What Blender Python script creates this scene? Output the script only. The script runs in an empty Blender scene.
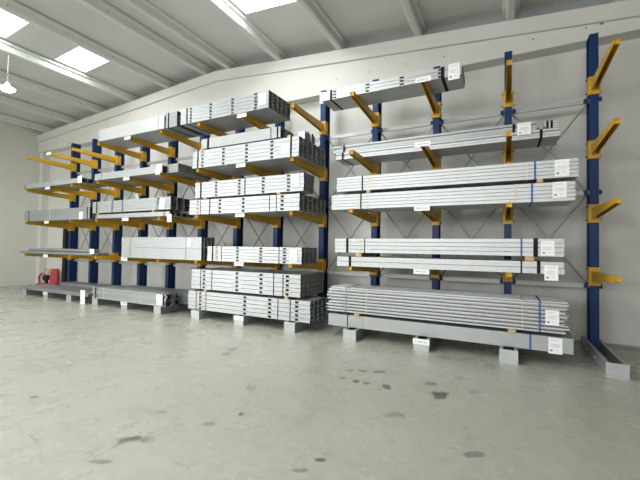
import bpy, math, random
from mathutils import Matrix, Vector
random.seed(7)
scene = bpy.context.scene
col = scene.collection

# ------------------------------------------------------------------ helpers
def rgb(r, g, b): return (r, g, b, 1.0)

def nt(name):
    m = bpy.data.materials.new(name); m.use_nodes = True
    n = m.node_tree; b = n.nodes['Principled BSDF']
    return m, n, b

def simple(name, c, rough=.5, metal=0.0, var=.06, scale=12, bump=0.0, obj_space=True, spec=None):
    m, n, b = nt(name)
    tc = n.nodes.new('ShaderNodeTexCoord')
    no = n.nodes.new('ShaderNodeTexNoise'); no.inputs['Scale'].default_value = scale
    no.inputs['Detail'].default_value = 5
    n.links.new(tc.outputs['Object'], no.inputs['Vector'])
    mx = n.nodes.new('ShaderNodeMix'); mx.data_type = 'RGBA'
    mx.inputs['A'].default_value = rgb(*[x * (1 - var) for x in c])
    mx.inputs['B'].default_value = rgb(*[min(1, x * (1 + var)) for x in c])
    n.links.new(no.outputs['Fac'], mx.inputs['Factor'])
    n.links.new(mx.outputs['Result'], b.inputs['Base Color'])
    b.inputs['Roughness'].default_value = rough
    b.inputs['Metallic'].default_value = metal
    if spec is not None: b.inputs['Specular IOR Level'].default_value = spec
    if bump:
        bp = n.nodes.new('ShaderNodeBump'); bp.inputs['Strength'].default_value = bump
        bp.inputs['Distance'].default_value = .01
        n.links.new(no.outputs['Fac'], bp.inputs['Height']); n.links.new(bp.outputs['Normal'], b.inputs['Normal'])
    return m

def galv(name, c, rough, metal, streak=.1):
    """zinc coated sheet: spangle cells and faint lengthwise streaks"""
    m, n, b = nt(name)
    tc = n.nodes.new('ShaderNodeTexCoord')
    mp = n.nodes.new('ShaderNodeMapping'); mp.inputs['Scale'].default_value = (.6, 6, 14)
    n.links.new(tc.outputs['Object'], mp.inputs['Vector'])
    st = n.nodes.new('ShaderNodeTexNoise'); st.inputs['Scale'].default_value = 3; st.inputs['Detail'].default_value = 4
    n.links.new(mp.outputs['Vector'], st.inputs['Vector'])
    vo = n.nodes.new('ShaderNodeTexVoronoi'); vo.inputs['Scale'].default_value = 55
    n.links.new(tc.outputs['Object'], vo.inputs['Vector'])
    bw = n.nodes.new('ShaderNodeRGBToBW'); n.links.new(vo.outputs['Color'], bw.inputs['Color'])
    ad = n.nodes.new('ShaderNodeMath'); ad.operation = 'MULTIPLY_ADD'
    n.links.new(bw.outputs['Val'], ad.inputs[0]); ad.inputs[1].default_value = .45
    n.links.new(st.outputs['Fac'], ad.inputs[2])
    mx = n.nodes.new('ShaderNodeMix'); mx.data_type = 'RGBA'
    mx.inputs['A'].default_value = rgb(*[x * (1 - streak) for x in c])
    mx.inputs['B'].default_value = rgb(*[min(1, x * (1 + streak)) for x in c])
    n.links.new(ad.outputs[0], mx.inputs['Factor'])
    n.links.new(mx.outputs['Result'], b.inputs['Base Color'])
    b.inputs['Metallic'].default_value = metal; b.inputs['Roughness'].default_value = rough
    return m

M = {}
M['zinc'] = galv('galvanized_zinc', (.385, .40, .40), .46, .6)
M['zinc_bright'] = galv('galvanized_bright', (.475, .488, .488), .46, .55)
M['zinc_dull'] = galv('galvanized_dull', (.275, .287, .288), .5, .6)
M['zinc_brace'] = galv('galvanized_brace', (.40, .41, .41), .45, .5)
M['blue'] = simple('blue_paint', (.006, .033, .125), .42, 0, .12, 6, spec=.3)
M['yellow'] = simple('yellow_paint', (.60, .335, .014), .42, 0, .08, 6)
M['hole'] = simple('punched_hole', (.012, .013, .016), .8, 0, .1)
M['strap'] = simple('black_strap', (.008, .009, .010), .7, spec=.2)
M['strap_blue'] = simple('blue_strap', (.03, .09, .33), .45)
M['strap_clear'] = simple('straw_strap', (.62, .56, .38), .45)
M['strap_grey'] = simple('grey_strap', (.22, .24, .25), .4)
M['paper'] = simple('white_paper', (.88, .88, .87), .55, 0, .02)
M['ink'] = simple('printed_ink', (.10, .11, .12), .6)
M['ink_pale'] = simple('printed_pale_ink', (.42, .43, .45), .6)
M['wood'] = simple('spacer_wood', (.55, .36, .17), .7, 0, .2, 30)
M['red'] = simple('red_paint', (.46, .025, .04), .35, 0, .12, 10)
M['red_pale'] = simple('pale_red_worn', (.62, .30, .30), .45, 0, .2, 14)
M['black'] = simple('black_metal', (.012, .016, .016), .6, spec=.25)
M['rafter'] = simple('white_rafter_paint', (.63, .625, .585), .7, 0, .03, 2, .05)
M['purlin'] = simple('roof_beam_paint', (.60, .61, .58), .65, 0, .05, 3, .05)
M['ceil_dot'] = simple('beam_fixing_dark', (.08, .08, .08), .7)

def wall_mat(name, c, bricks=False):
    m, n, b = nt(name)
    ge = n.nodes.new('ShaderNodeNewGeometry')
    no = n.nodes.new('ShaderNodeTexNoise'); no.inputs['Scale'].default_value = 1.3; no.inputs['Detail'].default_value = 6
    n.links.new(ge.outputs['Position'], no.inputs['Vector'])
    mx = n.nodes.new('ShaderNodeMix'); mx.data_type = 'RGBA'
    mx.inputs['A'].default_value = rgb(*[x * .95 for x in c]); mx.inputs['B'].default_value = rgb(*[x * 1.04 for x in c])
    n.links.new(no.outputs['Fac'], mx.inputs['Factor'])
    n.links.new(mx.outputs['Result'], b.inputs['Base Color'])
    b.inputs['Roughness'].default_value = .75
    f = n.nodes.new('ShaderNodeTexNoise'); f.inputs['Scale'].default_value = 40
    n.links.new(ge.outputs['Position'], f.inputs['Vector'])
    h = f.outputs['Fac']
    if bricks:
        sx = n.nodes.new('ShaderNodeSeparateXYZ'); cb = n.nodes.new('ShaderNodeCombineXYZ')
        n.links.new(ge.outputs['Position'], sx.inputs[0])
        n.links.new(sx.outputs['X'], cb.inputs['X']); n.links.new(sx.outputs['Z'], cb.inputs['Y'])
        br = n.nodes.new('ShaderNodeTexBrick'); br.inputs['Scale'].default_value = 1
        br.inputs['Brick Width'].default_value = .5; br.inputs['Row Height'].default_value = .2
        br.inputs['Mortar Size'].default_value = .006; br.inputs['Mortar Smooth'].default_value = .8
        br.inputs['Color1'].default_value = rgb(1, 1, 1); br.inputs['Color2'].default_value = rgb(1, 1, 1)
        br.inputs['Mortar'].default_value = rgb(0, 0, 0)
        n.links.new(cb.outputs[0], br.inputs['Vector'])
        ma = n.nodes.new('ShaderNodeMath'); ma.operation = 'MULTIPLY_ADD'; ma.inputs[1].default_value = .6
        n.links.new(br.outputs['Color'], ma.inputs[0]); n.links.new(h, ma.inputs[2]); h = ma.outputs[0]
    bp = n.nodes.new('ShaderNodeBump'); bp.inputs['Strength'].default_value = .35; bp.inputs['Distance'].default_value = .006
    n.links.new(h, bp.inputs['Height']); n.links.new(bp.outputs['Normal'], b.inputs['Normal'])
    return m
M['wall'] = wall_mat('painted_block_wall', (.66, .655, .61), True)
M['wall_plain'] = wall_mat('painted_plain_wall', (.66, .655, .61))
M['wall_dim'] = wall_mat('grey_cladding_wall', (.20, .20, .20))  # unseen right and front walls, colour darkened to cut bounce light
M['panel'] = wall_mat('painted_upper_panel', (.66, .65, .605))

def ceiling_mat():
    m, n, b = nt('ceiling_boards')
    ge = n.nodes.new('ShaderNodeNewGeometry')
    mp = n.nodes.new('ShaderNodeMapping'); mp.inputs['Scale'].default_value = (.3, 1.1, .3)
    n.links.new(ge.outputs['Position'], mp.inputs['Vector'])
    no = n.nodes.new('ShaderNodeTexNoise'); no.inputs['Scale'].default_value = 1; no.inputs['Detail'].default_value = 5
    n.links.new(mp.outputs[0], no.inputs['Vector'])
    mx = n.nodes.new('ShaderNodeMix'); mx.data_type = 'RGBA'
    mx.inputs['A'].default_value = rgb(.50, .51, .49); mx.inputs['B'].default_value = rgb(.62, .63, .61)
    n.links.new(no.outputs['Fac'], mx.inputs['Factor']); n.links.new(mx.outputs['Result'], b.inputs['Base Color'])
    wv = n.nodes.new('ShaderNodeTexWave'); wv.bands_direction = 'Y'; wv.inputs['Scale'].default_value = .31
    wv.inputs['Distortion'].default_value = .15
    n.links.new(ge.outputs['Position'], wv.inputs['Vector'])
    bp = n.nodes.new('ShaderNodeBump'); bp.inputs['Strength'].default_value = .5; bp.inputs['Distance'].default_value = .03
    n.links.new(wv.outputs['Fac'], bp.inputs['Height']); n.links.new(bp.outputs['Normal'], b.inputs['Normal'])
    b.inputs['Roughness'].default_value = .8
    return m
M['ceiling'] = ceiling_mat()

# stains: x, y, half length, half width, angle, darkness  (metres on the floor)
STAINS = STAIN_LIST = [
]
def floor_mat():
    m, n, b = nt('worn_concrete_floor')
    L = n.links.new
    ge = n.nodes.new('ShaderNodeNewGeometry')
    def noise(scale, det=6, rough=.6, sc=None, rot=0, dist=0):
        t = n.nodes.new('ShaderNodeTexNoise'); t.inputs['Scale'].default_value = scale
        t.inputs['Detail'].default_value = det; t.inputs['Roughness'].default_value = rough
        t.inputs['Distortion'].default_value = dist
        if sc:
            mp = n.nodes.new('ShaderNodeMapping'); mp.inputs['Scale'].default_value = sc; mp.inputs['Rotation'].default_value = (0, 0, rot)
            L(ge.outputs['Position'], mp.inputs['Vector']); L(mp.outputs[0], t.inputs['Vector'])
        else: L(ge.outputs['Position'], t.inputs['Vector'])
        return t.outputs['Fac']
    def ramp(v, a, bb, lo=0, hi=1):
        r = n.nodes.new('ShaderNodeMapRange'); r.inputs['From Min'].default_value = a; r.inputs['From Max'].default_value = bb
        r.inputs['To Min'].default_value = lo; r.inputs['To Max'].default_value = hi
        L(v, r.inputs['Value']); return r.outputs['Result']
    def mix(c, fac, colr):
        x = n.nodes.new('ShaderNodeMix'); x.data_type = 'RGBA'
        L(fac, x.inputs['Factor'])
        if isinstance(c, tuple): x.inputs['A'].default_value = c
        else: L(c, x.inputs['A'])
        x.inputs['B'].default_value = colr; return x.outputs['Result']
    def math_(op, a, bv):
        x = n.nodes.new('ShaderNodeMath'); x.operation = op
        for i, v in enumerate((a, bv)):
            if isinstance(v, (int, float)): x.inputs[i].default_value = v
            else: L(v, x.inputs[i])
        return x.outputs[0]
    c = mix(rgb(.37, .365, .305), ramp(noise(.55), .35, .7), rgb(.415, .41, .35))
    c = mix(c, ramp(noise(11, 8, .7), .42, .75, 0, .5), rgb(.28, .28, .235))
    c = mix(c, ramp(noise(1, 8, .75, (2.2, 26, 1), .5, .4), .52, .75, 0, .3), rgb(.25, .25, .21))      # scrape marks
    c = mix(c, ramp(noise(1.4, 9, .8, (22, 2.5, 1), .35, .5), .52, .75, 0, .3), rgb(.20, .20, .17))
    c = mix(c, ramp(noise(22, 3, .5), .70, .78, 0, .6), rgb(.22, .21, .19))                            # specks
    def lines(sc, rot, lo, hi, th, amt):
        v = math_('ABSOLUTE', math_('SUBTRACT', noise(1, 3, .5, sc, rot, .2), .5), 0)
        return math_('MULTIPLY', ramp(v, 0, th, amt, 0), ramp(noise(1.1, 5), lo, hi))
    c = mix(c, lines((.35, 2.2, 1), .25, .47, .62, .006, .6), rgb(.17, .17, .145))     # long drag scratches
    c = mix(c, lines((1.6, .5, 1), -.4, .50, .64, .006, .6), rgb(.17, .17, .145))
    c = mix(c, math_('MULTIPLY', ramp(noise(48, 4, .6), .58, .68), ramp(noise(1.7, 5, .7), .50, .68, 0, .6)), rgb(.15, .15, .13))   # scuffed spots
    wob = n.nodes.new('ShaderNodeTexNoise'); wob.inputs['Scale'].default_value = 9; wob.inputs['Detail'].default_value = 5
    L(ge.outputs['Position'], wob.inputs['Vector'])
    for (x, y, a, w, ang, d) in STAINS:
        mp = n.nodes.new('ShaderNodeMapping'); mp.vector_type = 'TEXTURE'
        mp.inputs['Location'].default_value = (x, y, 0); mp.inputs['Rotation'].default_value = (0, 0, ang)
        mp.inputs['Scale'].default_value = (a, w, 1)
        L(ge.outputs['Position'], mp.inputs['Vector'])
        ln = n.nodes.new('ShaderNodeVectorMath'); ln.operation = 'LENGTH'; L(mp.outputs[0], ln.inputs[0])
        v = math_('ADD', ln.outputs['Value'], ramp(wob.outputs['Fac'],   .3, .7, -.5, .5))
        c = mix(c, ramp(v, .75, 1.1, min(1, d * 1.6), 0), rgb(.10, .098, .085))
    L(c, b.inputs['Base Color'])
    L(ramp(noise(2.2, 6), .3, .7, .20, .38), b.inputs['Roughness'])
    b.inputs['Specular IOR Level'].default_value = .42
    bp = n.nodes.new('ShaderNodeBump'); bp.inputs['Strength'].default_value = .12; bp.inputs['Distance'].default_value = .004
    L(noise(14, 6), bp.inputs['Height']); L(bp.outputs['Normal'], b.inputs['Normal'])
    return m

def emis(name, c, s):
    m, n, b = nt(name)
    b.inputs['Base Color'].default_value = rgb(.8, .8, .8)
    b.inputs['Emission Color'].default_value = rgb(*c); b.inputs['Emission Strength'].default_value = s
    return m

class MB:
    """collects boxes and prisms into one mesh"""
    def __init__(s): s.v = []; s.f = []; s.mi = []
    def box(s, x0, x1, y0, y1, z0, z1, mi=0):
        i = len(s.v)
        s.v += [(x0, y0, z0), (x1, y0, z0), (x1, y1, z0), (x0, y1, z0), (x0, y0, z1), (x1, y0, z1), (x1, y1, z1), (x0, y1, z1)]
        s.f += [(i, i+3, i+2, i+1), (i+4, i+5, i+6, i+7), (i, i+1, i+5, i+4), (i+1, i+2, i+6, i+5), (i+2, i+3, i+7, i+6), (i+3, i, i+4, i+7)]
        s.mi += [mi] * 6; return s
    def hexa(s, p, mi=0):
        i = len(s.v); s.v += p
        s.f += [(i, i+3, i+2, i+1), (i+4, i+5, i+6, i+7), (i, i+1, i+5, i+4), (i+1, i+2, i+6, i+5), (i+2, i+3, i+7, i+6), (i+3, i, i+4, i+7)]
        s.mi += [mi] * 6; return s
    def prism(s, poly, x0, x1, axis='x', mi=0):
        """poly of (a, b) extruded along axis. x: (y,z)  y: (x,z)  z: (x,y)"""
        i = len(s.v); k = len(poly)
        def P(t, a, b): return {'x': (t, a, b), 'y': (a, t, b), 'z': (a, b, t)}[axis]
        s.v += [P(x0, *q) for q in poly] + [P(x1, *q) for q in poly]
        s.f += [tuple(i + j for j in range(k))[::-1], tuple(i + k + j for j in range(k))]
        s.mi += [mi] * 2
        for j in range(k):
            s.f.append((i + j, i + (j+1) % k, i + k + (j+1) % k, i + k + j)); s.mi.append(mi)
        return s
    def tube(s, a, b, r, seg=8, mi=0, r2=None):
        a = Vector(a); b = Vector(b); d = (b - a).normalized()
        u = d.orthogonal().normalized(); w = d.cross(u); i = len(s.v)
        r2 = r if r2 is None else r2
        for c, rr in ((a, r), (b, r2)):
            for k in range(seg):
                t = 2 * math.pi * k / seg
                s.v.append(tuple(c + rr * (math.cos(t) * u + math.sin(t) * w)))
        s.f += [tuple(i + k for k in range(seg))[::-1], tuple(i + seg + k for k in range(seg))]; s.mi += [mi] * 2
        for k in range(seg):
            s.f.append((i + k, i + (k+1) % seg, i + seg + (k+1) % seg, i + seg + k)); s.mi.append(mi)
        return s
    def build(s, name, mats, parent=None, loc=None):
        me = bpy.data.meshes.new(name); me.from_pydata(s.v, [], s.f)
        if not isinstance(mats, (list, tuple)): mats = [mats]
        for m in mats: me.materials.append(m)
        me.polygons.foreach_set('material_index', s.mi)
        me.validate(); me.update()
        import bmesh
        bm = bmesh.new(); bm.from_mesh(me); bmesh.ops.recalc_face_normals(bm, faces=bm.faces[:]); bm.to_mesh(me); bm.free()
        o = bpy.data.objects.new(name, me); col.objects.link(o)
        if parent: o.parent = parent
        if loc: o.location = loc
        return o

def empty(name, loc, label, cat, group=None):
    o = bpy.data.objects.new(name, None); col.objects.link(o); o.location = loc
    o.empty_display_size = .2
    tag(o, label, cat, group); return o
def tag(o, label, cat, group=None):
    o['label'] = label; o['category'] = cat
    if group: o['group'] = group
def struct(o): o['kind'] = 'structure'; return o
def dup(o, parent=None, loc=None):
    c = o.copy(); col.objects.link(c)
    if parent: c.parent = parent
    if loc is not None: c.location = loc
    for ch in [x for x in col.objects if x.parent == o]: dup(ch, c)
    return c

# ------------------------------------------------------------------ camera
F, H, YAW, PITCH, ROLL = 357.12, 1.314, .4733, .0224, .0146
R0 = Vector((math.cos(YAW), math.sin(YAW), 0)); Fh = Vector((-math.sin(YAW), math.cos(YAW), 0))
Fw = Fh * math.cos(PITCH) + Vector((0, 0, math.sin(PITCH))); U0 = R0.cross(Fw)
R = R0 * math.cos(ROLL) + U0 * math.sin(ROLL); U = U0 * math.cos(ROLL) - R0 * math.sin(ROLL)
cam = bpy.data.cameras.new('camera'); co = bpy.data.objects.new('camera', cam); col.objects.link(co)
m3 = Matrix((R, U, -Fw)).transposed()
co.matrix_world = Matrix.Translation((0, 0, H)) @ m3.to_4x4()
cam.sensor_width = 36; cam.lens = 36 * F / 640; cam.clip_start = .05
scene.camera = co

# ------------------------------------------------------------------ room shell
XL, XR, YB, YF = -13.50, 13.0, 6.35, -9.0
RX = -5.85                                             # ridge
RV = 3.3; RZV = 5.31 - .084 * (3.3 + 5.85)                                               # valley to the next bay
def rz(x):
    if x > RV: return RZV + .084 * (x - RV)
    return 5.31 - .062 * (RX - x) if x < RX else 5.31 - .084 * (x - RX)   # top of rafter
def cz(x): return rz(x) + .185                          # underside of ceiling
STAINS[:] = [(-2.094, 5.872, 0.122, 0.122, 0.54, 0.6),
    (-2.303, 6.036, 0.145, 0.232, 0.54, 0.75),
    (-0.502, 3.408, 0.083, 0.079, 0.51, 0.75),
    (-0.987, 3.35, 0.038, 0.075, 0.51, 0.6),
    (-1.293, 3.353, 0.04, 0.04, 0.51, 0.6),
    (-1.188, 3.352, 0.039, 0.039, 0.51, 0.6),
    (-1.447, 3.36, 0.031, 0.028, 0.51, 0.5),
    (-3.084, 3.612, 0.064, 0.093, 0.52, 0.45),
    (-3.003, 3.409, 0.061, 0.084, 0.52, 0.4),
    (-2.277, 1.588, 0.06, 0.039, 0.5, 0.4),
    (-2.23, 1.629, 0.034, 0.039, 0.5, 0.5),
    (-3.578, 1.645, 0.033, 0.031, 0.51, 0.5),
    (-1.829, 2.252, 0.02, 0.026, 0.5, 0.8),
    (-2.408, 1.972, 0.047, 0.026, 0.51, 0.3),
    (-1.164, 3.722, 0.065, 0.047, 0.52, 0.5),
    (-1.467, 3.621, 0.065, 0.038, 0.52, 0.4),
    (-1.343, 3.656, 0.054, 0.031, 0.52, 0.45),
    (-0.622, 4.591, 0.087, 0.08, 0.52, 0.25),
    (-0.63, 3.636, 0.079, 0.039, 0.51, 0.45),
    (-4.308, 4.041, 0.091, 0.102, 0.54, 0.35),
    (-0.155, 2.53, 0.078, 0.034, 0.5, 0.4),
    (-0.73, 4.922, 0.067, 0.094, 0.52, 0.2),
    (-1.064, 1.861, 0.047, 0.02, 0.5, 0.35),
    (-2.119, 1.66, 0.053, 0.038, 0.5, 0.2),
    (-0.757, 2.825, 0.064, 0.052, 0.5, 0.3),
    (-2.094, 2.702, 0.046, 0.048, 0.51, 0.3),
    (-1.926, 2.017, 0.044, 0.03, 0.5, 0.3),
    (-0.388, 3.957, 0.052, 0.043, 0.51, 0.3),
    (-0.226, 3.639, 0.066, 0.047, 0.51, 0.25),
    (-1.005, 2.007, 0.037, 0.02, 0.5, 0.6),
    (-2.177, 1.347, 0.084, 0.02, 0.5, 0.35)]
fl = MB(); fl.box(XL - .3, XR + .3, YF - .3, YB + 1.1, -.2, 0)
struct(fl.build('floor', floor_mat()))
GY0, GY1, GZ = -8.2, -4.0, 4.2                         # tall gate in the left wall, out of frame
w = MB(); w.box(XL, XR, YB, YB + .3, 0, 4.29); w.box(XL, XR, YB + .9, YB + 1.1, 4.0, 6); struct(w.build('wall_back', M['wall']))
w = MB(); w.box(XL - .3, XL, YF, GY0, 0, 6); w.box(XL - .3, XL, GY1, YB + 1.1, 0, 6); w.box(XL - .3, XL, GY0, GY1, GZ, 6); struct(w.build('wall_left', M['wall_plain']))
w = MB(); w.box(XR, XR + .3, YF, YB + .3, 0, 6); struct(w.build('wall_right', M['wall_dim']))
w = MB(); w.box(XL, -8.3, YF - .3, YF, 0, 6); w.box(2.8, XR, YF - .3, YF, 0, 6); w.box(-8.3, 2.8, YF - .3, YF, 0, 1.7); w.box(-8.3, 2.8, YF - .3, YF, 4.1, 6)  # unseen opening added for the front fill light
struct(w.build('wall_front', M['wall_dim']))
# ceiling: two slopes with skylight openings
SKY = [(-8.66, -7.60, 4.17, 4.80), (-8.66, -7.60, 1.4, 3.30), (-3.96, -2.87, 2.9, 4.80),
       (-8.66, -7.60, -5.0, -2.5), (-3.96, -2.87, -5.0, -2.5), (-3.96, -2.87, -1.5, 1.5), (-12.7, -11.8, -2.0, .5)]
def slab(mb, x0, x1, y0, y1, t=.12):
    if x1 - x0 < 1e-4 or y1 - y0 < 1e-4: return
    mb.hexa([(x0, y0, cz(x0)), (x1, y0, cz(x1)), (x1, y1, cz(x1)), (x0, y1, cz(x0)),
             (x0, y0, cz(x0)+t), (x1, y0, cz(x1)+t), (x1, y1, cz(x1)+t), (x0, y1, cz(x0)+t)])
c = MB()
xs = sorted({XL - .3, RX, RV, XR + .3} | {s[0] for s in SKY} | {s[1] for s in SKY})
for a, b in zip(xs[:-1], xs[1:]):
    holes = sorted([(s[2], s[3]) for s in SKY if abs(s[0] - a) < 1e-6])
    y = YF - .3
    for h0, h1 in holes: slab(c, a, b, y, h0); y = h1
    slab(c, a, b, y, YB + 1.1)
struct(c.build('ceiling', M['ceiling']))
skym = emis('skylight_glow', (.93, .98, 1.0), 7.0)
for i, (x0, x1, y0, y1) in enumerate(SKY):
    g = MB(); t = .09
    g.hexa([(x0, y0, cz(x0)+t), (x1, y0, cz(x1)+t), (x1, y1, cz(x1)+t), (x0, y1, cz(x0)+t),
            (x0, y0, cz(x0)+t+.02), (x1, y0, cz(x1)+t+.02), (x1, y1, cz(x1)+t+.02), (x0, y1, cz(x0)+t+.02)])
    struct(g.build('window_%d' % (i + 1), skym))

# gable rafter along the back wall and the projecting upper panel
PF = 6.10
t_ = MB()
for a, b in ((XL, RX), (RX, RV), (RV, XR)):
    t_.hexa([(a, PF - .05, rz(a) - .23), (b, PF - .05, rz(b) - .23), (b, YB, rz(b) - .23), (a, YB, rz(a) - .23),
             (a, PF - .05, rz(a)), (b, PF - .05, rz(b)), (b, YB, rz(b)), (a, YB, rz(a))])
struct(t_.build('trim_1', M['rafter']))
t_ = MB()
cuts = [XL, -12.35, -12.335, -9.86, -9.845, RX, RV, XR]
for a, b in zip(cuts[:-1], cuts[1:]):
    dy = .012 if b - a < .05 else 0
    t_.hexa([(a, PF + dy, 4.29), (b, PF + dy, 4.29), (b, YB, 4.29), (a, YB, 4.29),
             (a, PF + dy, rz(a) - .231), (b, PF + dy, rz(b) - .231), (b, YB, rz(b) - .231), (a, YB, rz(a) - .231)])
for i, (dx, dz) in enumerate([(1.214, 4.486), (0.392, 4.473), (1.034, 4.465), (-0.873, 4.497), (-1.518, 4.525), (-2.155, 4.521), (-2.812, 4.527)]):      # old fixing holes in the panel
    rr = .024 if i == 0 else .011
    t_.tube((dx, PF - .0015, dz), (dx, PF, dz), rr, 10, 1)
struct(t_.build('trim_2', [M['panel'], M['ceil_dot']]))
# corner column, wall skirting joint
t_ = MB(); t_.box(XL, XL + .20, YB - .2, YB, 0, 4.289); struct(t_.build('trim_3', M['panel']))
t_ = MB(); t_.box(XL, XR, YB - .008, YB, 0, .035); struct(t_.build('baseboard_back', simple('skirting_grey', (.30, .30, .28), .7)))

# roof beams running from the back wall over the hall
BX = [1.42, .10, -1.28, -2.75, -4.13, -5.46, -6.17, -7.42, -8.84, -10.19, -11.6, -12.95, 2.8]
roof_beams = []
for i, x in enumerate(BX):
    b = MB(); z = rz(x) + .002; top = cz(x) - .012; e = PF + .12
    # stem with bevelled lower edges, wider head
    st = [(-.062, z + .03), (-.052, z + .008), (-.035, z), (.035, z), (.052, z + .008), (.062, z + .03), (.066, z + .115), (.115, z + .128), (.12, top), (-.12, top), (-.115, z + .128), (-.066, z + .115)]
    k = len(st)
    if i == 0:  # the double beam at the right
        pass
    b.prism([(x + px, pz) for px, pz in st], YF, e, 'y')
    y = e - .7
    while y > -2:
        for sx in (-1, 1):
            b.tube((x + sx * .058, y, z + .065), (x + sx * .0655, y, z + .065), .012, 6, 1)
        y -= .9
    struct(b.build('trim_%d' % (i + 4), [M['purlin'], M['ceil_dot']]))

# ------------------------------------------------------------------ rack
X0 = 1.0635; PY = 5.77; TY = 4.719; BY = 4.738
A = [3.57, 2.722, 1.882, 1.06]
N = 13
rack = empty('cantilever_rack', (X0 - 6, PY, 0), 'long blue and yellow cantilever storage rack with galvanized feet along the back wall', 'storage rack')
def loc(x, y, z): return (x - (X0 - 6), y - PY, z)
# upright proto
u = MB()
u.box(-.048, .048, 0, .012, .02, 4.19); u.box(-.048, .048, .198, .21, .02, 4.19)
u.box(-.006, .006, .012, .198, .02, 4.19); u.box(-.050, .050, -.002, .212, 4.19, 4.198)
z = .3
while z < 4.15:
    for sx in (-.032, .032): u.box(sx - .006, sx + .006, -.001, .0, z, z + .014, 1)
    for yy in (.045, .16): u.box(-.0072, .0072, yy - .006, yy + .006, z, z + .014, 1)
    z += .075
up = u.build('upright', [M['blue'], M['hole']], rack)
# foot: two back to back channels, end plate
f = MB()
for s in (-1, 1):
    xo = s * .095; xi = s * .089
    a, b = sorted((xo, xi)); f.box(a, b, BY - PY + .008, .30, 0, .155)
    a, b = sorted((xi, s * .060)); f.box(a, b, BY - PY + .008, .30, .149, .155); f.box(a, b, BY - PY + .008, .30, 0, .006)
f.box(-.088, .088, -.36, .0, .001, .01)
foot = f.build('foot', M['zinc'], rack)
e = MB(); e.box(-.098, .098, BY - PY, BY - PY + .007, 0, .158)
plate = e.build('end_plate', M['zinc_bright'], foot)
bo = MB()
for yy in (-.55, -.12, .1):
    for s in (-1, 1): bo.tube((s * .0955, yy, .08), (s * .106, yy, .08), .013, 6)
bo.build('foot_bolt', M['zinc_bright'], foot)
# arm: tapered inverted channel; bracket clamps round the upright
a = MB(); ty = TY - PY; w0, w1, t = .033, .030, .006
def taper(x0r, x1r, x0t, x1t, zr0, zr1, zt0, zt1):
    a.hexa([(x0t, ty, zt0), (x1t, ty, zt0), (x1r, -.013, zr0), (x0r, -.013, zr0), (x0t, ty, zt1), (x1t, ty, zt1), (x1r, -.013, zr1), (x0r, -.013, zr1)])
taper(-w0, w0, -w1, w1, -t, 0, -t, 0)
taper(-w0, -w0 + t, -w1, -w1 + t, -.135, -t, -.062, -t)
taper(w0 - t, w0, w1 - t, w1, -.135, -t, -.062, -t)
a.box(-w1 + t, w1 - t, ty + .015, ty + .02, -.055, -t)
arm = a.build('arm', M['yellow'], rack)
b = MB()
b.box(-.064, .064, -.013, -.003, -.185, .055)
b.box(-.064, -.058, -.003, .10, -.185, .055); b.box(.058, .064, -.003, .10, -.185, .055)
brk = b.build('arm_bracket', M['yellow'], arm)
pin = MB()
pin.tube((-.085, .05, .03), (.085, .05, .03), .008, 8); pin.tube((-.085, .05, -.15), (.085, .05, -.15), .008, 8)
pin.build('locking_pin', M['black'], brk)

def location_label(parent, lx, ly, lz, w=.2, h=.065):
    g = MB(); g.box(lx - w/2, lx + w/2, ly - .004, ly - .0015, lz - h, lz, 0)
    x = lx - w * .36
    while x < lx + w * .34:
        ww = random.uniform(.008, .02); g.box(x, x + ww, ly - .0046, ly - .004, lz - h * .66, lz - h * .36, 1); x += ww + random.choice((.005, .012))
    o = g.build('location_label', [M['paper'], M['ink_pale']], parent); o['label'] = 'white location strip with small dark print'
    return o
LAB = {2, 5, 8, 11}
for k in range(N):
    x = X0 - k; L0 = loc(x, PY, 0)
    if k == 0: up.location = L0; foot.location = L0
    else: dup(up, None, L0); fk = dup(foot, None, L0)
    for l, za in enumerate(A):
        La = loc(x, PY, za)
        if k == 0 and l == 0: arm.location = La; ak = arm
        else: ak = dup(arm, None, La)
        if k in LAB: location_label(ak, 0, ty - .001, .0)
    if k in LAB:
        ft = foot if k == 0 else fk
        location_label(ft, 0, BY - PY, .155, .21, .07)
# paper on the head of the fifth upright
g = MB(); g.box(-.062, .062, -.006, -.003, 3.96, 4.16, 0)
for q in range(4): g.box(-.045, .04 - .02 * (q % 2), -.0066, -.006, 4.02 + q * .035, 4.028 + q * .035, 1)
o = g.build('notice_sheet', [M['paper'], M['ink_pale']], rack, loc(X0 - 4, PY, 0)); o['label'] = 'white paper notice on the head of an upright'
# horizontal ties and crossed diagonals
ZH = [3.345, 2.105, .865]
for k in range(N - 1):
    xa, xb = X0 - k - 1, X0 - k
    for z in ZH:
        g = MB(); y0 = .10; s = .03
        g.box(xa + .008 - (X0 - 6), xb - .008 - (X0 - 6), y0, y0 + .004, z - s, z + s)
        g.box(xa + .008 - (X0 - 6), xb - .008 - (X0 - 6), y0 + .004, y0 + .03, z + s - .004, z + s)
        g.box(xa + .008 - (X0 - 6), xb - .008 - (X0 - 6), y0 + .004, y0 + .03, z - s, z - s + .004)
        g.build('tie_rail', M['zinc_brace'], rack)
    for zt, zb in ((ZH[0], ZH[1]), (ZH[1], ZH[2])):
        for s in (0, 1):
            g = MB(); yy = .145 + .02 * s
            p = (xa + .06 - (X0 - 6), yy, zt - .03 if s else zb + .03); q = (xb - .06 - (X0 - 6), yy, zb + .03 if s else zt - .03)
            g.tube(p, q, .014, 6); g.build('diagonal_brace', M['zinc_brace'], rack)
# blue clips
for k in range(N):
    for z in ZH:
        x = X0 - k - (X0 - 6)
        for s in (-1, 1):
            g = MB(); a0, b0 = sorted((x + s * .058, x + s * .064)); g.box(a0, b0, .06, .15, z - .04, z + .04)
            a0, b0 = sorted((x + s * .064, x + s * .10)); g.box(a0, b0, .085, .092, z - .03, z + .03)
            g.build('brace_clip', M['blue'], rack)

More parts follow.
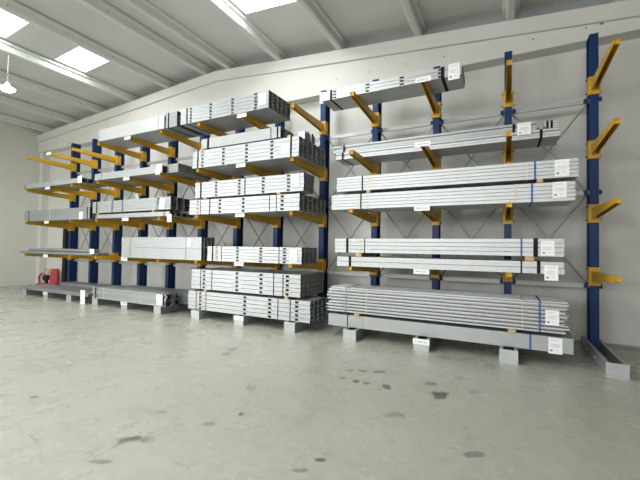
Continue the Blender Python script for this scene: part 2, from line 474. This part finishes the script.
# ------------------------------------------------------------------ steel bundles
def c_profile(x0, x1, y0, y1, z0, z1, t=.0013, holes=(), lip=.012, hw=.03):
    b = MB()
    if holes:
        h = z1 - z0; za, zb = z0 + h * .22, z0 + h * .76
        b.box(x0, x1, y0, y0 + t, z0, za); b.box(x0, x1, y0, y0 + t, zb, z1)
        xx = x0
        for hx in sorted(holes):
            if hx - hw <= x0 or hx + hw >= x1: continue
            b.box(xx, hx - hw, y0, y0 + t, za, zb); xx = hx + hw
        b.box(xx, x1, y0, y0 + t, za, zb)
    else: b.box(x0, x1, y0, y0 + t, z0, z1)
    b.box(x0, x1, y0 + t, y1, z1 - t, z1); b.box(x0, x1, y0 + t, y1, z0, z0 + t)
    b.box(x0, x1, y1 - t, y1, z0 + t, z1 - t)            # back sheet added to darken the open ends, as in paired channels
    return b
def sigma_profile(x0, x1, y0, y1, z0, z1, t=.003, **k):
    b = MB(); h = z1 - z0; r = .022
    pts = [(y1, z0), (y0, z0), (y0, z0 + h * .24), (y0 + r, z0 + h * .36), (y0 + r, z0 + h * .66), (y0, z0 + h * .78), (y0, z1), (y1, z1)]
    inn = [(y1, z1 - t), (y0 + t, z1 - t), (y0 + t, z0 + h * .78), (y0 + r + t, z0 + h * .66), (y0 + r + t, z0 + h * .36), (y0 + t, z0 + h * .24), (y0 + t, z0 + t), (y1, z0 + t)]
    b.prism(pts + inn, x0, x1, 'x'); return b
def rail_profile(x0, x1, y0, y1, z0, z1, t=.003, **k):
    b = MB(); h = z1 - z0; f = h * .50
    pts = [(y1, z0), (y0, z0), (y0, z0 + f), (y0 + .08, z0 + f), (y0 + .08, z1), (y1, z1)]
    inn = [(y1, z1 - t), (y0 + .08 + t, z1 - t), (y0 + .08 + t, z0 + f - t), (y0 + t, z0 + f - t), (y0 + t, z0 + t), (y1, z0 + t)]
    b.prism(pts + inn, x0, x1, 'x'); return b
def pipe_profile(x0, x1, y0, y1, z0, z1, **k):
    b = MB(); r = (z1 - z0) / 2; b.tube((x0, y0 + r, z0 + r), (x1, y0 + r, z0 + r), r, 14); return b
def plate_profile(x0, x1, y0, y1, z0, z1, **k): return MB().box(x0, x1, y0, y1, z0, z1)
PROF = dict(c=c_profile, sigma=sigma_profile, rail=rail_profile, pipe=pipe_profile, plate=plate_profile)
PNAME = dict(c='steel_channel', sigma='steel_channel', rail='steel_rail', pipe='steel_pipe', plate='steel_plate')

def bundle(name, label, x0, x1, y0, y1, z0, z1, rows, cols, kind='c', holes=(), straps=(), tags=(), mat='zinc', jit=.006, step=None, backmat=None, caps=0):
    """a strapped stack of long profiles; straps (x, width, material); tags (x, z_top, w, h)"""
    cx = (x0 + x1) / 2
    r = empty(name, (cx, (y0 + y1) / 2, z0), label, 'steel bundle', 'strapped bundles of galvanized steel profiles on the rack')
    oy = (y0 + y1) / 2
    rh = (z1 - z0) / rows; cw = (y1 - y0) / cols
    for i in range(rows):
        for j in range(cols):
            zz = z0 + i * rh
            dx0, dx1 = random.uniform(-jit, jit), random.uniform(-jit, jit)
            if step: dx1 += step(i, j); 
            b = PROF[kind](x0 - cx + dx0, x1 - cx + dx1, y0 + j * cw - oy + .0006, y0 + (j+1) * cw - oy - .001, zz - z0 + .0004, zz - z0 + rh - (.0048 if rows > 1 else .0012), holes=[h - cx for h in holes] if j == 0 else ())
            b.build(PNAME[kind], M[mat], r)
    for (sx, sw, sm) in straps:
        b = MB(); X = sx - cx; hz = z1 - z0; ya, yb = y0 - oy, y1 - oy
        b.box(X - sw/2, X + sw/2, ya - .0025, ya - .0005, -.0004, hz + .002)
        b.box(X - sw/2, X + sw/2, ya - .0005, yb + .002, hz - .0004, hz + .0016)
        b.box(X - sw/2, X + sw/2, ya - .0005, yb + .002, -.0012, .0002)
        b.box(X - sw/2, X + sw/2, yb - .0003, yb + .002, 0, hz)
        o = b.build('strap', M[sm], r)
        if sm != 'strap': o['label'] = {'strap_blue': 'blue strap', 'strap_clear': 'straw coloured strap', 'strap_grey': 'grey strap'}[sm]
    for tg in tags:
        tx, tz, tw, th = tg[:4]; sk = tg[4] if len(tg) > 4 else 0
        b = MB(); ya = y0 - oy - .004; X = tx - cx; Z = tz - z0
        b.hexa([(X - sk, ya - .0015, Z - th), (X + tw - sk, ya - .0015, Z - th), (X + tw - sk, ya, Z - th), (X - sk, ya, Z - th),
                (X, ya - .0015, Z), (X + tw, ya - .0015, Z), (X + tw, ya, Z), (X, ya, Z)])
        for q, fr in enumerate((.14, .40, .48, .56)):
            if not sk: b.box(X + tw * .15, X + tw * random.uniform(.7, .88), ya - .0022, ya - .0015, Z - th * fr - .004, Z - th * fr, 2)
        if not sk:
            b.box(X + tw * .14, X + tw * .30, ya - .0022, ya - .0015, Z - th * .86, Z - th * .76, 1)
            b.box(X + tw * .5, X + tw * .75, ya - .0022, ya - .0015, Z - th * .78, Z - th * .75, 2)
        o = b.build('tag_sheet', [M['paper'], M['ink'], M['ink_pale']], r); o['label'] = 'white printed tag sheet'
    return r
def spacer(label, x, y0, y1, z0, z1, w=.06):
    b = MB(); e_ = .004
    b.box(-w/2 + e_, w/2 - e_, 0, y1 - y0, 0, z1 - z0)
    b.box(-w/2, w/2, e_, y1 - y0 - e_, e_, z1 - z0 - e_)
    o = b.build('wooden_spacer', M['wood'], None, (x, y0, z0)); tag(o, label, 'wood block', 'wooden spacer blocks between stacked steel'); return o
NB = 'steel_bundle'
BK, BL, CL, GR = 'strap', 'strap_blue', 'strap_clear', 'strap_grey'
e_ = .0015
# --- right section
bundle(NB, 'short flat bundle of punched channels on the topmost arms, right section', -2.49, -.475, 4.85, 5.30, A[0]+e_, A[0]+.145, 3, 3, holes=[-2.27, -1.75, -1.25, -.74],
       straps=[(-2.33, .035, BK), (-.71, .045, BK)], tags=[(-.64, A[0]+.16, .14, .21)], mat='zinc_bright')
bundle(NB, 'lower layer of grooved channels, second row of arms from top, right section', -2.40, .61, 5.16, 5.62, A[1]+e_, A[1]+.105, 1, 4, 'sigma', mat='zinc_bright', jit=.02,
       straps=[(-2.26, .03, BK), (.42, .03, BK)])
bundle(NB, 'upper layer of grooved channels with jagged right ends, second row of arms from top', -2.40, .40, 5.16, 5.55, A[1]+.108, A[1]+.215, 1, 5, 'sigma', mat='zinc', jit=.04,
       straps=[(-2.24, .03, BK), (.12, .03, BK)], tags=[(.16, A[1]+.215, .15, .155)])
bundle('steel_profile_offcut', 'short grey channel pieces with two black straps lying above jagged channel ends', .455, .60, 5.16, 5.55, A[1]+.108, A[1]+.20, 3, 5, 'c', mat='zinc_bright', jit=.01,
       straps=[(.485, .025, BK), (.53, .025, BK)])
y = 4.80; q = 1.022
bundle(NB, 'long five layer bundle directly on third row of arms, right section', -2.27, .715, y, 5.36, A[2]+e_, A[2]+.222, 5, 5,
       straps=[(-1.81, .02, BK), (-1.72, .014, CL), (.13, .014, CL), (.30, .022, BL)], tags=[(.50, A[2]+.218, .135, .18)], mat='zinc_bright', jit=.004)
bundle(NB, 'long five layer bundle raised on wood blocks above third arm row, right section', -2.19, .745, y, 5.28, A[2]+.266, A[2]+.476, 5, 5,
       straps=[(-1.79, .02, BK), (-1.70, .014, CL), (.25, .014, CL), (.33, .022, BL)], tags=[(.52, A[2]+.47, .14, .19)], mat='zinc_bright', jit=.004)
for x, t in ((-1.70, 'wood block showing near left end between two long bundles, third arm row'), (.38, 'wood block showing near right end between two long bundles, third arm row')):
    spacer(t, x, y - .004, 5.27, A[2]+.2235, A[2]+.265)
bundle(NB, 'shallow two layer bundle on fourth arm row, beneath the four layer bundle', -2.13, .60, 4.71, 5.3, A[3]+e_, A[3]+.142, 2, 5, straps=[(-1.93, .035, BK), (-1.78, .012, CL), (.19, .016, BK), (.36, .035, BK)],
       tags=[(.415, A[3]+.10, .13, .17)], mat='zinc_bright', jit=.004)
bundle(NB, 'four layer bundle above wood blocks on fourth arm row, right section', -2.16, .60, 4.70, 5.3, A[3]+.196, A[3]+.398, 4, 5, straps=[(-1.97, .035, BK), (-1.78, .012, CL), (-1.71, .012, BK), (.19, .02, BL), (.33, .045, BK)],
       tags=[(.38, A[3]+.37, .13, .165)], mat='zinc_bright', jit=.004)
for x, t in ((-1.80, 'wood block near left end under four layer bundle, fourth arm row'), (.27, 'orange wood block near right end under four layer bundle, fourth arm row')):
    spacer(t, x, 4.70, 5.29, A[3]+.1435, A[3]+.195, .09)
bundle(NB, 'plain deep channel bundle on the rack feet, right section floor level', -2.34, .71, 4.89, 5.5, .1595, .335, 1, 4, 'c', mat='zinc', jit=.01,
       straps=[(-2.03, .014, BK), (-1.74, .012, CL), (.29, .02, BL)], tags=[(.47, .325, .135, .18)])
bundle('steel_rail_bundle', 'bundle of many narrow grooved rails above deep channels, right section floor level', -2.35, .655, 4.89, 5.45, .376, .735, 8, 4, 'rail', mat='zinc_bright', jit=.03,
       straps=[(-2.06, .02, GR), (-1.74, .010, CL), (.21, .010, CL), (.385, .02, BL)], tags=[(.44, .64, .135, .175)])
for x, t in ((-1.88, 'wood block near left end under bundle of narrow rails'), (.10, 'wood block near right end under bundle of narrow rails')):
    spacer(t, x, 4.86, 5.44, .3375, .3745, .085)
# --- middle section
HS = [.5 * i for i in range(5)]
bundle(NB, 'punched five layer bundle with dark open end on topmost arms, middle section', -5.36, -3.37, 4.69, 5.36, A[0]+e_, A[0]+.295, 5, 5, holes=[-5.10, -4.62, -4.12, -3.63],
       straps=[(-5.20, .03, BK)], tags=[(-3.56, A[0]+.25, .13, .19)], jit=.004)
bundle(NB, 'punched five layer bundle directly on second arm row, middle section', -5.03, -2.79, 4.69, 5.60, A[1]+e_, A[1]+.315, 5, 6, holes=[-4.79, -4.30, -3.80, -3.29],
       straps=[(-4.90, .03, BK), (-2.93, .03, BK)], tags=[(-3.10, A[1]+.22, .14, .16)], mat='zinc_bright', jit=.004)
bundle(NB, 'plain shallow bundle with black strap resting above punched stack, second arm row', -4.87, -3.17, 4.74, 5.15, A[1]+.352, A[1]+.53, 1, 2, straps=[(-4.71, .045, BK), (-4.46, .012, CL), (-3.35, .014, BK), (-3.22, .03, BK)], mat='zinc')
bundle('steel_profile_offcut', 'stepped cluster of short dark-ended channels behind plain shallow bundle', -4.6, -2.98, 5.20, 5.62, A[1]+.352, A[1]+.58, 1, 6, straps=[], mat='zinc', jit=.05, tags=[(-3.10, A[1]+.56, .12, .17)])
for x, t in ((-4.83, 'wood block at left end above punched stack, second arm row'), (-2.98, 'wood block at right end above punched stack, second arm row')):
    spacer(t, x, 4.70, 5.56, A[1]+.3165, A[1]+.3505, .06)
bundle(NB, 'punched lower bundle directly on third arm row, middle section', -5.07, -2.76, 4.68, 5.58, A[2]+e_, A[2]+.265, 4, 6, holes=[-4.87, -4.35, -3.84, -3.07],
       straps=[(-4.80, .012, BK), (-4.58, .02, BK), (-3.31, .012, BK), (-3.18, .012, BK)], mat='zinc_bright', jit=.004)
bundle(NB, 'punched upper bundle above wood blocks, third arm row, middle section', -4.94, -2.69, 4.68, 5.02, A[2]+.297, A[2]+.575, 5, 3, holes=[-4.44, -3.93, -3.44, -2.96],
       straps=[(-4.80, .035, BK), (-3.81, .02, BK)], tags=[(-2.90, A[2]+.56, .13, .19)], mat='zinc_bright', jit=.004)
for x, t in ((-4.70, 'wood block near left end between punched bundles, third arm row'), (-3.14, 'wood block near right end between punched bundles, third arm row')):
    spacer(t, x, 4.672, 5.02, A[2]+.2665, A[2]+.2955, .07)
bundle(NB, 'small punched bundle alone on fourth arm row, middle section', -4.62, -2.71, 4.69, 5.20, A[3]+e_, A[3]+.262, 5, 4, holes=[-4.41, -3.95, -3.47, -3.02],
       straps=[(-4.50, .03, BK), (-4.30, .012, BK), (-3.12, .012, BK)], tags=[(-2.92, A[3]+.22, .13, .19)], mat='zinc_bright', jit=.004)
bundle(NB, 'punched bundle resting on the rack feet, middle section floor level', -5.20, -2.62, 4.82, 5.40, .1595, .497, 5, 4, holes=[-4.90, -3.88, -3.37, -2.86],
       straps=[(-5.00, .014, BK), (-4.76, .014, BK), (-3.21, .016, BK), (-2.98, .016, BK)], mat='zinc_bright', jit=.004)
bundle(NB, 'punched bundle above the one on the feet, middle section', -5.13, -2.80, 4.82, 5.62, .538, .895, 5, 6, holes=[-4.82, -4.06, -3.55, -3.04],
       straps=[(-4.90, .014, BK), (-4.63, .014, BK), (-3.30, .016, BK), (-3.12, .016, BK)], mat='zinc_bright', jit=.004)
for x, t in ((-4.77, 'wood block near left end between the two lowest punched bundles'), (-3.05, 'wood block near right end between the two lowest punched bundles')):
    spacer(t, x, 4.80, 5.38, .4995, .5365, .07)
# --- left middle section
bundle(NB, 'deep plain channel bundle with bright face on topmost arms, left of punched stack', -7.90, -5.80, 4.69, 5.35, A[0]+e_, A[0]+.26, 1, 6, 'c', mat='zinc_bright', jit=.008,
       straps=[(-7.86, .014, GR), (-5.98, .014, GR)])
bundle('steel_profile_offcut', 'dark-ended channels standing on edge beside bright deep channels, topmost arms', -5.78, -5.48, 4.70, 5.35, A[0]+e_, A[0]+.29, 1, 6, 'c', mat='zinc_dull', jit=.02, straps=[(-5.70, .03, BK)])
bundle(NB, 'low single layer of channels on second arm row, left middle section', -7.98, -5.83, 4.69, 5.60, A[1]+e_, A[1]+.14, 1, 5, 'c', mat='zinc', jit=.006, tags=[(-5.97, A[1]+.17, .13, .20, .05)], straps=[(-7.75, .014, GR)])
bundle('steel_profile_offcut', 'row of nested dark open channel ends on second arm row', -5.80, -5.50, 4.78, 5.66, A[1]+e_, A[1]+.17, 1, 14, 'c', mat='zinc_dull', jit=.015, straps=[])
bundle(NB, 'thin single layer directly on third arm row, left middle section', -7.91, -5.60, 4.69, 5.3, A[2]+e_, A[2]+.085, 1, 4, 'c', mat='zinc', jit=.004, straps=[(-7.86, .02, BK), (-5.75, .02, BK)], tags=[(-5.66, A[2]+.03, .12, .15)])
bundle(NB, 'punched five layer bundle above a thin layer, third arm row, left middle section', -8.03, -5.58, 4.69, 5.18, A[2]+.122, A[2]+.37, 5, 3, 'c', holes=[-7.34, -7.0, -5.92], mat='zinc', jit=.004,
       straps=[(-7.88, .03, BK), (-7.83, .012, GR), (-7.41, .012, CL), (-5.98, .012, GR)], tags=[(-5.86, A[2]+.34, .15, .2, .04)])
for x, t in ((-7.86, 'wood block at left end under punched bundle, third arm row, left middle section'), (-6.08, 'wood block at right end under punched bundle, third arm row, left middle section')):
    spacer(t, x, 4.70, 5.15, A[2]+.0865, A[2]+.1205, .07)
bundle(NB, 'tall plain grey panel stack on fourth arm row, left middle section', -6.99, -4.77, 4.69, 5.02, A[3]+e_, A[3]+.42, 2, 4, 'c', mat='zinc', jit=.004,
       straps=[(-6.72, .02, GR), (-6.42, .012, CL), (-5.15, .012, GR)], tags=[(-5.12, A[3]+.41, .11, .17)])
bundle(NB, 'front bundle of channels on rack feet beside the red tool', -7.95, -5.65, 4.69, 5.0, .1595, .40, 2, 2, 'sigma', mat='zinc', jit=.03,
       straps=[(-7.83, .04, BK), (-7.55, .012, CL), (-6.35, .012, CL), (-5.71, .03, BK)], tags=[(-5.90, .385, .17, .2)])
bundle(NB, 'low rear bundle on rack feet behind the front channels', -7.75, -5.3, 5.12, 5.6, .1595, .37, 1, 3, 'c', mat='zinc_dull', jit=.02, straps=[(-7.3, .012, CL)])
# --- far left section
bundle(NB, 'low long bundle on second arm row at far left', -11.09, -8.5, 4.69, 5.3, A[1]+e_, A[1]+.11, 1, 4, 'c', mat='zinc', jit=.03, straps=[(-10.95, .03, BK)], tags=[(-8.62, A[1]+.15, .16, .16)])
bundle(NB, 'grey square-faced bundle on third arm row at far left', -10.93, -8.12, 4.69, 5.2, A[2]+e_, A[2]+.27, 1, 5, 'c', mat='zinc_dull', jit=.01,
       straps=[(-10.72, .03, BK), (-9.75, .014, CL), (-8.22, .03, BK)], tags=[(-8.52, A[2]+.17, .13, .17)])
bundle('steel_pipe_bundle', 'grey pipes lying side by side on fourth arm row at far left', -11.15, -8.0, 4.70, 5.06, A[3]+e_, A[3]+.075, 1, 5, 'pipe', mat='zinc_dull', jit=.03, tags=[(-8.10, A[3]+.16, .16, .11)])
bundle('steel_pipe_bundle', 'shorter grey pipes stacked on top of longer pipes, fourth arm row', -10.75, -8.15, 4.72, 4.94, A[3]+.078, A[3]+.15, 1, 3, 'pipe', mat='zinc_dull', jit=.03)
bundle('steel_plate_stack', 'flat thin plate stack on low rack feet at far left', -10.95, -8.13, 4.69, 5.25, .1595, .24, 2, 3, 'plate', mat='zinc_dull', jit=.02, tags=[(-8.38, .30, .17, .30)])
bundle('steel_plate_stack', 'single rear plate strip on low rack feet behind the flat stack', -10.4, -8.0, 5.30, 5.66, .1595, .31, 1, 2, 'plate', mat='zinc_dull', jit=.02)

# ------------------------------------------------------------------ other things
# red hand-operated machine against the wall
rt = empty('red_machine', (-12.50, 6.02, 0), 'small red machine with upright plate and curved handles on floor by left corner', 'machine')
b = MB(); b.prism([(-.34, -.14), (.30, -.14), (.34, -.10), (.34, .14), (-.30, .14), (-.34, .10)], 0, .12, 'z'); b.build('base', M['red'], rt)
b = MB(); b.prism([(.10, .12), (.34, .12), (.34, .52), (.30, .60), (.16, .60), (.10, .50)], -.12, .12, 'y'); b.build('upright_plate', M['red'], rt)
b = MB()
pts = [(-.28, 0, .12), (-.30, 0, .34), (-.22, 0, .44), (-.12, 0, .40), (-.10, 0, .22)]
for p, q in zip(pts[:-1], pts[1:]): b.tube(p, q, .038, 8)
b.build('side_handle', M['red'], rt)
for dx in (0, .13):
    b = MB(); pts = [(-.14 + dx, -.06, .34), (-.10 + dx, -.06, .54), (-.02 + dx, -.06, .60), (.06 + dx, -.06, .55)]
    for p, q in zip(pts[:-1], pts[1:]): b.tube(p, q, .028, 8)
    o = b.build('top_handle', M['red_pale'], rt); o['label'] = 'pale worn red handle'
b = MB(); b.tube((-.05, -.10, .30), (-.05, .05, .30), .11, 16); b.tube((-.05, -.13, .30), (-.05, -.10, .30), .05, 12)
b.tube((-.05, .0, .12), (-.05, .0, .22), .06, 10); b.build('pump_body', M['black'], rt)
rt.scale = (.78, .78, .92); rt.rotation_euler = (0, 0, .75)
# tall dark cabinet
dc = empty('tall_cabinet', (-11.62, 6.08, 0), 'tall narrow black cabinet between left corner and leftmost blue upright', 'cabinet')
b = MB(); b.box(-.08, .08, -.08, .10, 0, 1.80); b.build('body', M['black'], dc)
b = MB(); b.box(-.072, .072, -.094, -.081, .05, 1.76); b.build('door', M['black'], dc)
b = MB(); b.tube((.05, -.12, .9), (.05, -.12, 1.05), .007, 8); b.tube((.05, -.12, .92), (.05, -.093, .92), .006, 6); b.tube((.05, -.12, 1.03), (.05, -.093, 1.03), .006, 6); b.build('handle', M['zinc_dull'], dc)
# wall rod
b = MB(); b.tube((-12.75, 6.30, 2.34), (-12.05, 6.30, 2.36), .012, 8)
for x in (-12.7, -12.1): b.tube((x, 6.30, 2.35), (x, 6.351, 2.35), .014, 8)
o = b.build('wall_rod', M['zinc_dull']); tag(o, 'thin grey rod fixed to back wall left of the leftmost upright', 'rod')
# pendant lamp
LXY = (-8.84, 3.43)
pl = empty('pendant_lamp', (LXY[0], LXY[1], 4.42), 'bright round pendant lamp hanging on a chain from a roof beam at far left', 'lamp')
b = MB(); b.tube((0, 0, .11), (0, 0, rz(LXY[0]) - 4.42), .005, 6)
for i in range(14): b.tube((0, 0, .13 + i * .048), (0, 0, .15 + i * .048), .010, 6)
b.build('chain', M['zinc_dull'], pl)
b = MB(); b.tube((0, 0, .04), (0, 0, .11), .06, 20, 0, .03); b.tube((0, 0, .0), (0, 0, .04), .135, 24, 0, .06)
b.build('lamp_shade', M['paper'], pl)
b = MB(); b.tube((0, 0, -.06), (0, 0, -.03), .08, 24, 0, .12); b.tube((0, 0, -.03), (0, 0, -.002), .12, 24, 0, .13); b.build('diffuser', emis('lamp_glow', (1, 1, .97), 8), pl)

# ------------------------------------------------------------------ light
def area(name, loc_, rot, sx, sy, power, c=(1, 1, 1)):
    l = bpy.data.lights.new(name, 'AREA'); l.shape = 'RECTANGLE'; l.size = sx; l.size_y = sy; l.energy = power; l.color = c
    o = bpy.data.objects.new(name, l); col.objects.link(o); o.location = loc_; o.rotation_euler = rot; return o
# daylight through the open gate behind the camera
area('gate_daylight', (XL - .05, (GY0 + GY1) / 2, GZ / 2), (0, math.radians(-90), 0), GZ, GY1 - GY0, 640, (1, 1, .985))
area('window_daylight', (-2.75, YF + .02, 2.9), (math.radians(90), 0, 0), 11, 2.2, 610, (1, 1, .985))  # added fill from the front to brighten the back wall and bundles
# daylight through every skylight
for i, (x0, x1, y0, y1) in enumerate(SKY):
    xm = (x0 + x1) / 2
    area('skylight_daylight', (xm, (y0 + y1) / 2, cz(xm) + .06), (0, 0, 0), (x1 - x0) * .95, (y1 - y0) * .95, 38 * (y1 - y0), (.97, 1, 1))
W = bpy.data.worlds.new('world'); scene.world = W; W.use_nodes = True
W.node_tree.nodes['Background'].inputs['Color'].default_value = rgb(.8, .9, 1); W.node_tree.nodes['Background'].inputs['Strength'].default_value = 1.0

vs = scene.view_settings
vs.view_transform = 'Standard'; vs.look = 'None'; vs.gamma = 1; vs.use_curve_mapping = False; vs.exposure = 0.0
scene.cycles.max_bounces = 8; scene.cycles.diffuse_bounces = 5
